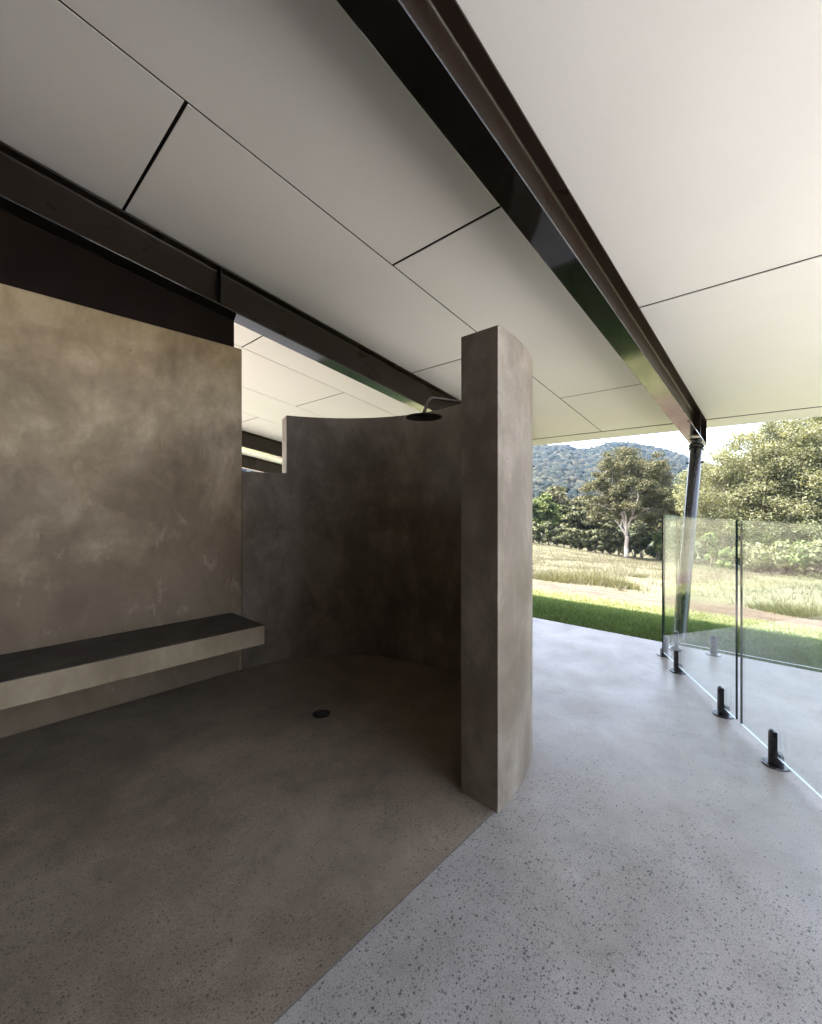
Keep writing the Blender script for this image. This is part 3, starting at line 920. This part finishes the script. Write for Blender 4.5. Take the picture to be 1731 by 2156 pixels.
# taller bushy trees behind the hedge
for i, (px, d, h, sp, mt) in enumerate(((1060, 60, 6.5, 2.8, 'mid'), (1105, 58, 6.0, 2.6, 'mid'), (1145, 58, 6.3, 2.4, 'mid'), (1175, 64, 8.0, 2.8, 'euc'), (1205, 57, 5.4, 2.2, 'dark'), (1235, 62, 7.2, 2.6, 'euc'), (1262, 58, 5.4, 2.0, 'euc'), (1285, 66, 8.0, 2.8, 'euc'), (1345, 68, 8.5, 3.0, 'euc'), (1405, 70, 9.5, 3.2, 'euc'), (1455, 72, 10.5, 3.4, 'euc'))):
    tree('background_tree', 'bushy grey green tree in the belt behind the hedge row and the lone gum', at(px, 0, d), h, sp, M[mt], M['bark'], 200 + i, nclus=45, per=110, leaf=.2, crown_lo=.08, csize=.24, group='trees behind the hedge row')

# ---------------------------------------------------------------- forest on the hills (stuff)
r = np.random.default_rng(99)
nC = 16000
d = D0 + 5 + (D1 * 1.03 - D0) * r.random(nC) ** .72
q = np.where(r.random(nC) < .8, r.uniform(.2, .75, nC), r.uniform(-1.1, 1.6, nC))
X, Y = d * (FX + FY * q), d * (FY - FX * q)
keep = (X > 55)
X, Y, d = X[keep], Y[keep], d[keep]
Z = terrain(X, Y)
nC = len(X)
R_ = r.uniform(1.7, 3.7, nC) * np.clip(d / 260, .45, 1.25)
bmx = bmesh.new()
bmesh.ops.create_icosphere(bmx, subdivisions=2, radius=1)
SV = np.array([v.co[:] for v in bmx.verts])
SF = np.array([[v.index for v in f.verts] for f in bmx.faces])
bmx.free()
variants = []
for k in range(14):
    w3 = r.normal(size=(5, 3)) * 2.6
    ph = r.uniform(0, 6.28, 5)
    disp = 1 + sum(.11 * np.sin(SV @ w3[q_] + ph[q_]) for q_ in range(5)) + r.normal(0, .13, len(SV))
    v_ = SV * disp[:, None]
    variants.append(v_)
pick = r.integers(0, 14, nC)
VV = np.stack(variants)[pick] * (R_[:, None, None] * np.array([1, 1, 1.15])) + np.stack([X, Y, Z + R_ * .85 + r.uniform(-.4, .8, nC)], -1)[:, None, :]
top_only = np.array([SV[f].mean(0)[2] > -.45 for f in SF])
SFk = SF[top_only]
FF = SFk[None] + (np.arange(nC) * len(SV))[:, None, None]
me = bpy.data.meshes.new('forest')
nf = nC * len(SFk)
me.vertices.add(nC * len(SV))
me.vertices.foreach_set('co', VV.astype(np.float32).ravel())
me.loops.add(nf * 3)
me.loops.foreach_set('vertex_index', FF.astype(np.int32).ravel())
me.polygons.add(nf)
me.polygons.foreach_set('loop_start', np.arange(0, nf * 3, 3, dtype=np.int32))
me.polygons.foreach_set('loop_total', np.full(nf, 3, dtype=np.int32))
me.update()
tag(link('forest', me, M['hill']), 'dense forest covering the distant hills', 'forest', kind='stuff')

# ---------------------------------------------------------------- air
bm = bmesh.new()
for x in (-960, 1360):
    for y in (-960, 1360):
        for z in (-9, 120): bm.verts.new((x, y, z))
bm.verts.ensure_lookup_table()
for f in ((0, 1, 3, 2), (4, 6, 7, 5), (0, 4, 5, 1), (2, 3, 7, 6), (0, 2, 6, 4), (1, 5, 7, 3)):
    bm.faces.new([bm.verts[i] for i in f])
hz = N('pale_air')
vol = hz.n('ShaderNodeVolumePrincipled')
vol.inputs['Color'].default_value = (.38, .62, 1.0, 1)
vol.inputs['Density'].default_value = HAZE
vol.inputs['Anisotropy'].default_value = .2
hz.link(vol.outputs[0], hz.out.inputs['Volume'])
ho = from_bm('haze', bm, hz.m)
tag(ho, kind='stuff')

# ---------------------------------------------------------------- light
w = bpy.data.worlds.new('World')
scene.world = w
w.use_nodes = True
nt = w.node_tree
nt.nodes.clear()
sky = nt.nodes.new('ShaderNodeTexSky')
sky.sky_type = 'NISHITA'
sky.sun_disc = False
sky.sun_elevation = math.asin(SUN.z)
sky.sun_rotation = math.atan2(SUN.x, SUN.y)
sky.air_density, sky.dust_density, sky.ozone_density = .8, 4.0, .6
bg = nt.nodes.new('ShaderNodeBackground')
bg.inputs['Strength'].default_value = SKY_STRENGTH
wo = nt.nodes.new('ShaderNodeOutputWorld')
hs = nt.nodes.new('ShaderNodeHueSaturation')
hs.inputs['Saturation'].default_value = .6       # hazy sky: saturation lowered so its light is less blue
nt.links.new(sky.outputs[0], hs.inputs['Color'])
nt.links.new(hs.outputs[0], bg.inputs[0])
nt.links.new(bg.outputs[0], wo.inputs[0])
sl = bpy.data.lights.new('sun', 'SUN')
sl.energy = SUN_STRENGTH
sl.angle = math.radians(.53)
sl.color = (1.0, .95, .86)
so = bpy.data.objects.new('sun', sl)
so.rotation_euler = (-SUN).to_track_quat('-Z', 'Y').to_euler()
so.location = (0, 0, 60)
COL.objects.link(so)

# ---------------------------------------------------------------- camera
cam = bpy.data.cameras.new('camera')
cam.sensor_fit = 'HORIZONTAL'
cam.sensor_width = 36
cam.lens = 36 * F_PX / W_PX
cam.shift_y = -13 / W_PX
cam.clip_start = .02
cam.clip_end = 6000
co = bpy.data.objects.new('camera', cam)
co.location = (0, 0, EYE)
co.rotation_euler = (math.radians(90), 0, -math.atan2(FX, FY))
COL.objects.link(co)
scene.camera = co

vs_ = scene.view_settings
vs_.view_transform = 'Standard'
vs_.look = 'None'
vs_.exposure = EXPOSURE
vs_.gamma = 1
scene.render.engine = 'CYCLES'
cy = scene.cycles
cy.max_bounces = 10
cy.diffuse_bounces = 6
cy.glossy_bounces = 6
cy.transparent_max_bounces = 24
cy.use_denoising = True
cy.caustics_reflective = False
cy.caustics_refractive = False
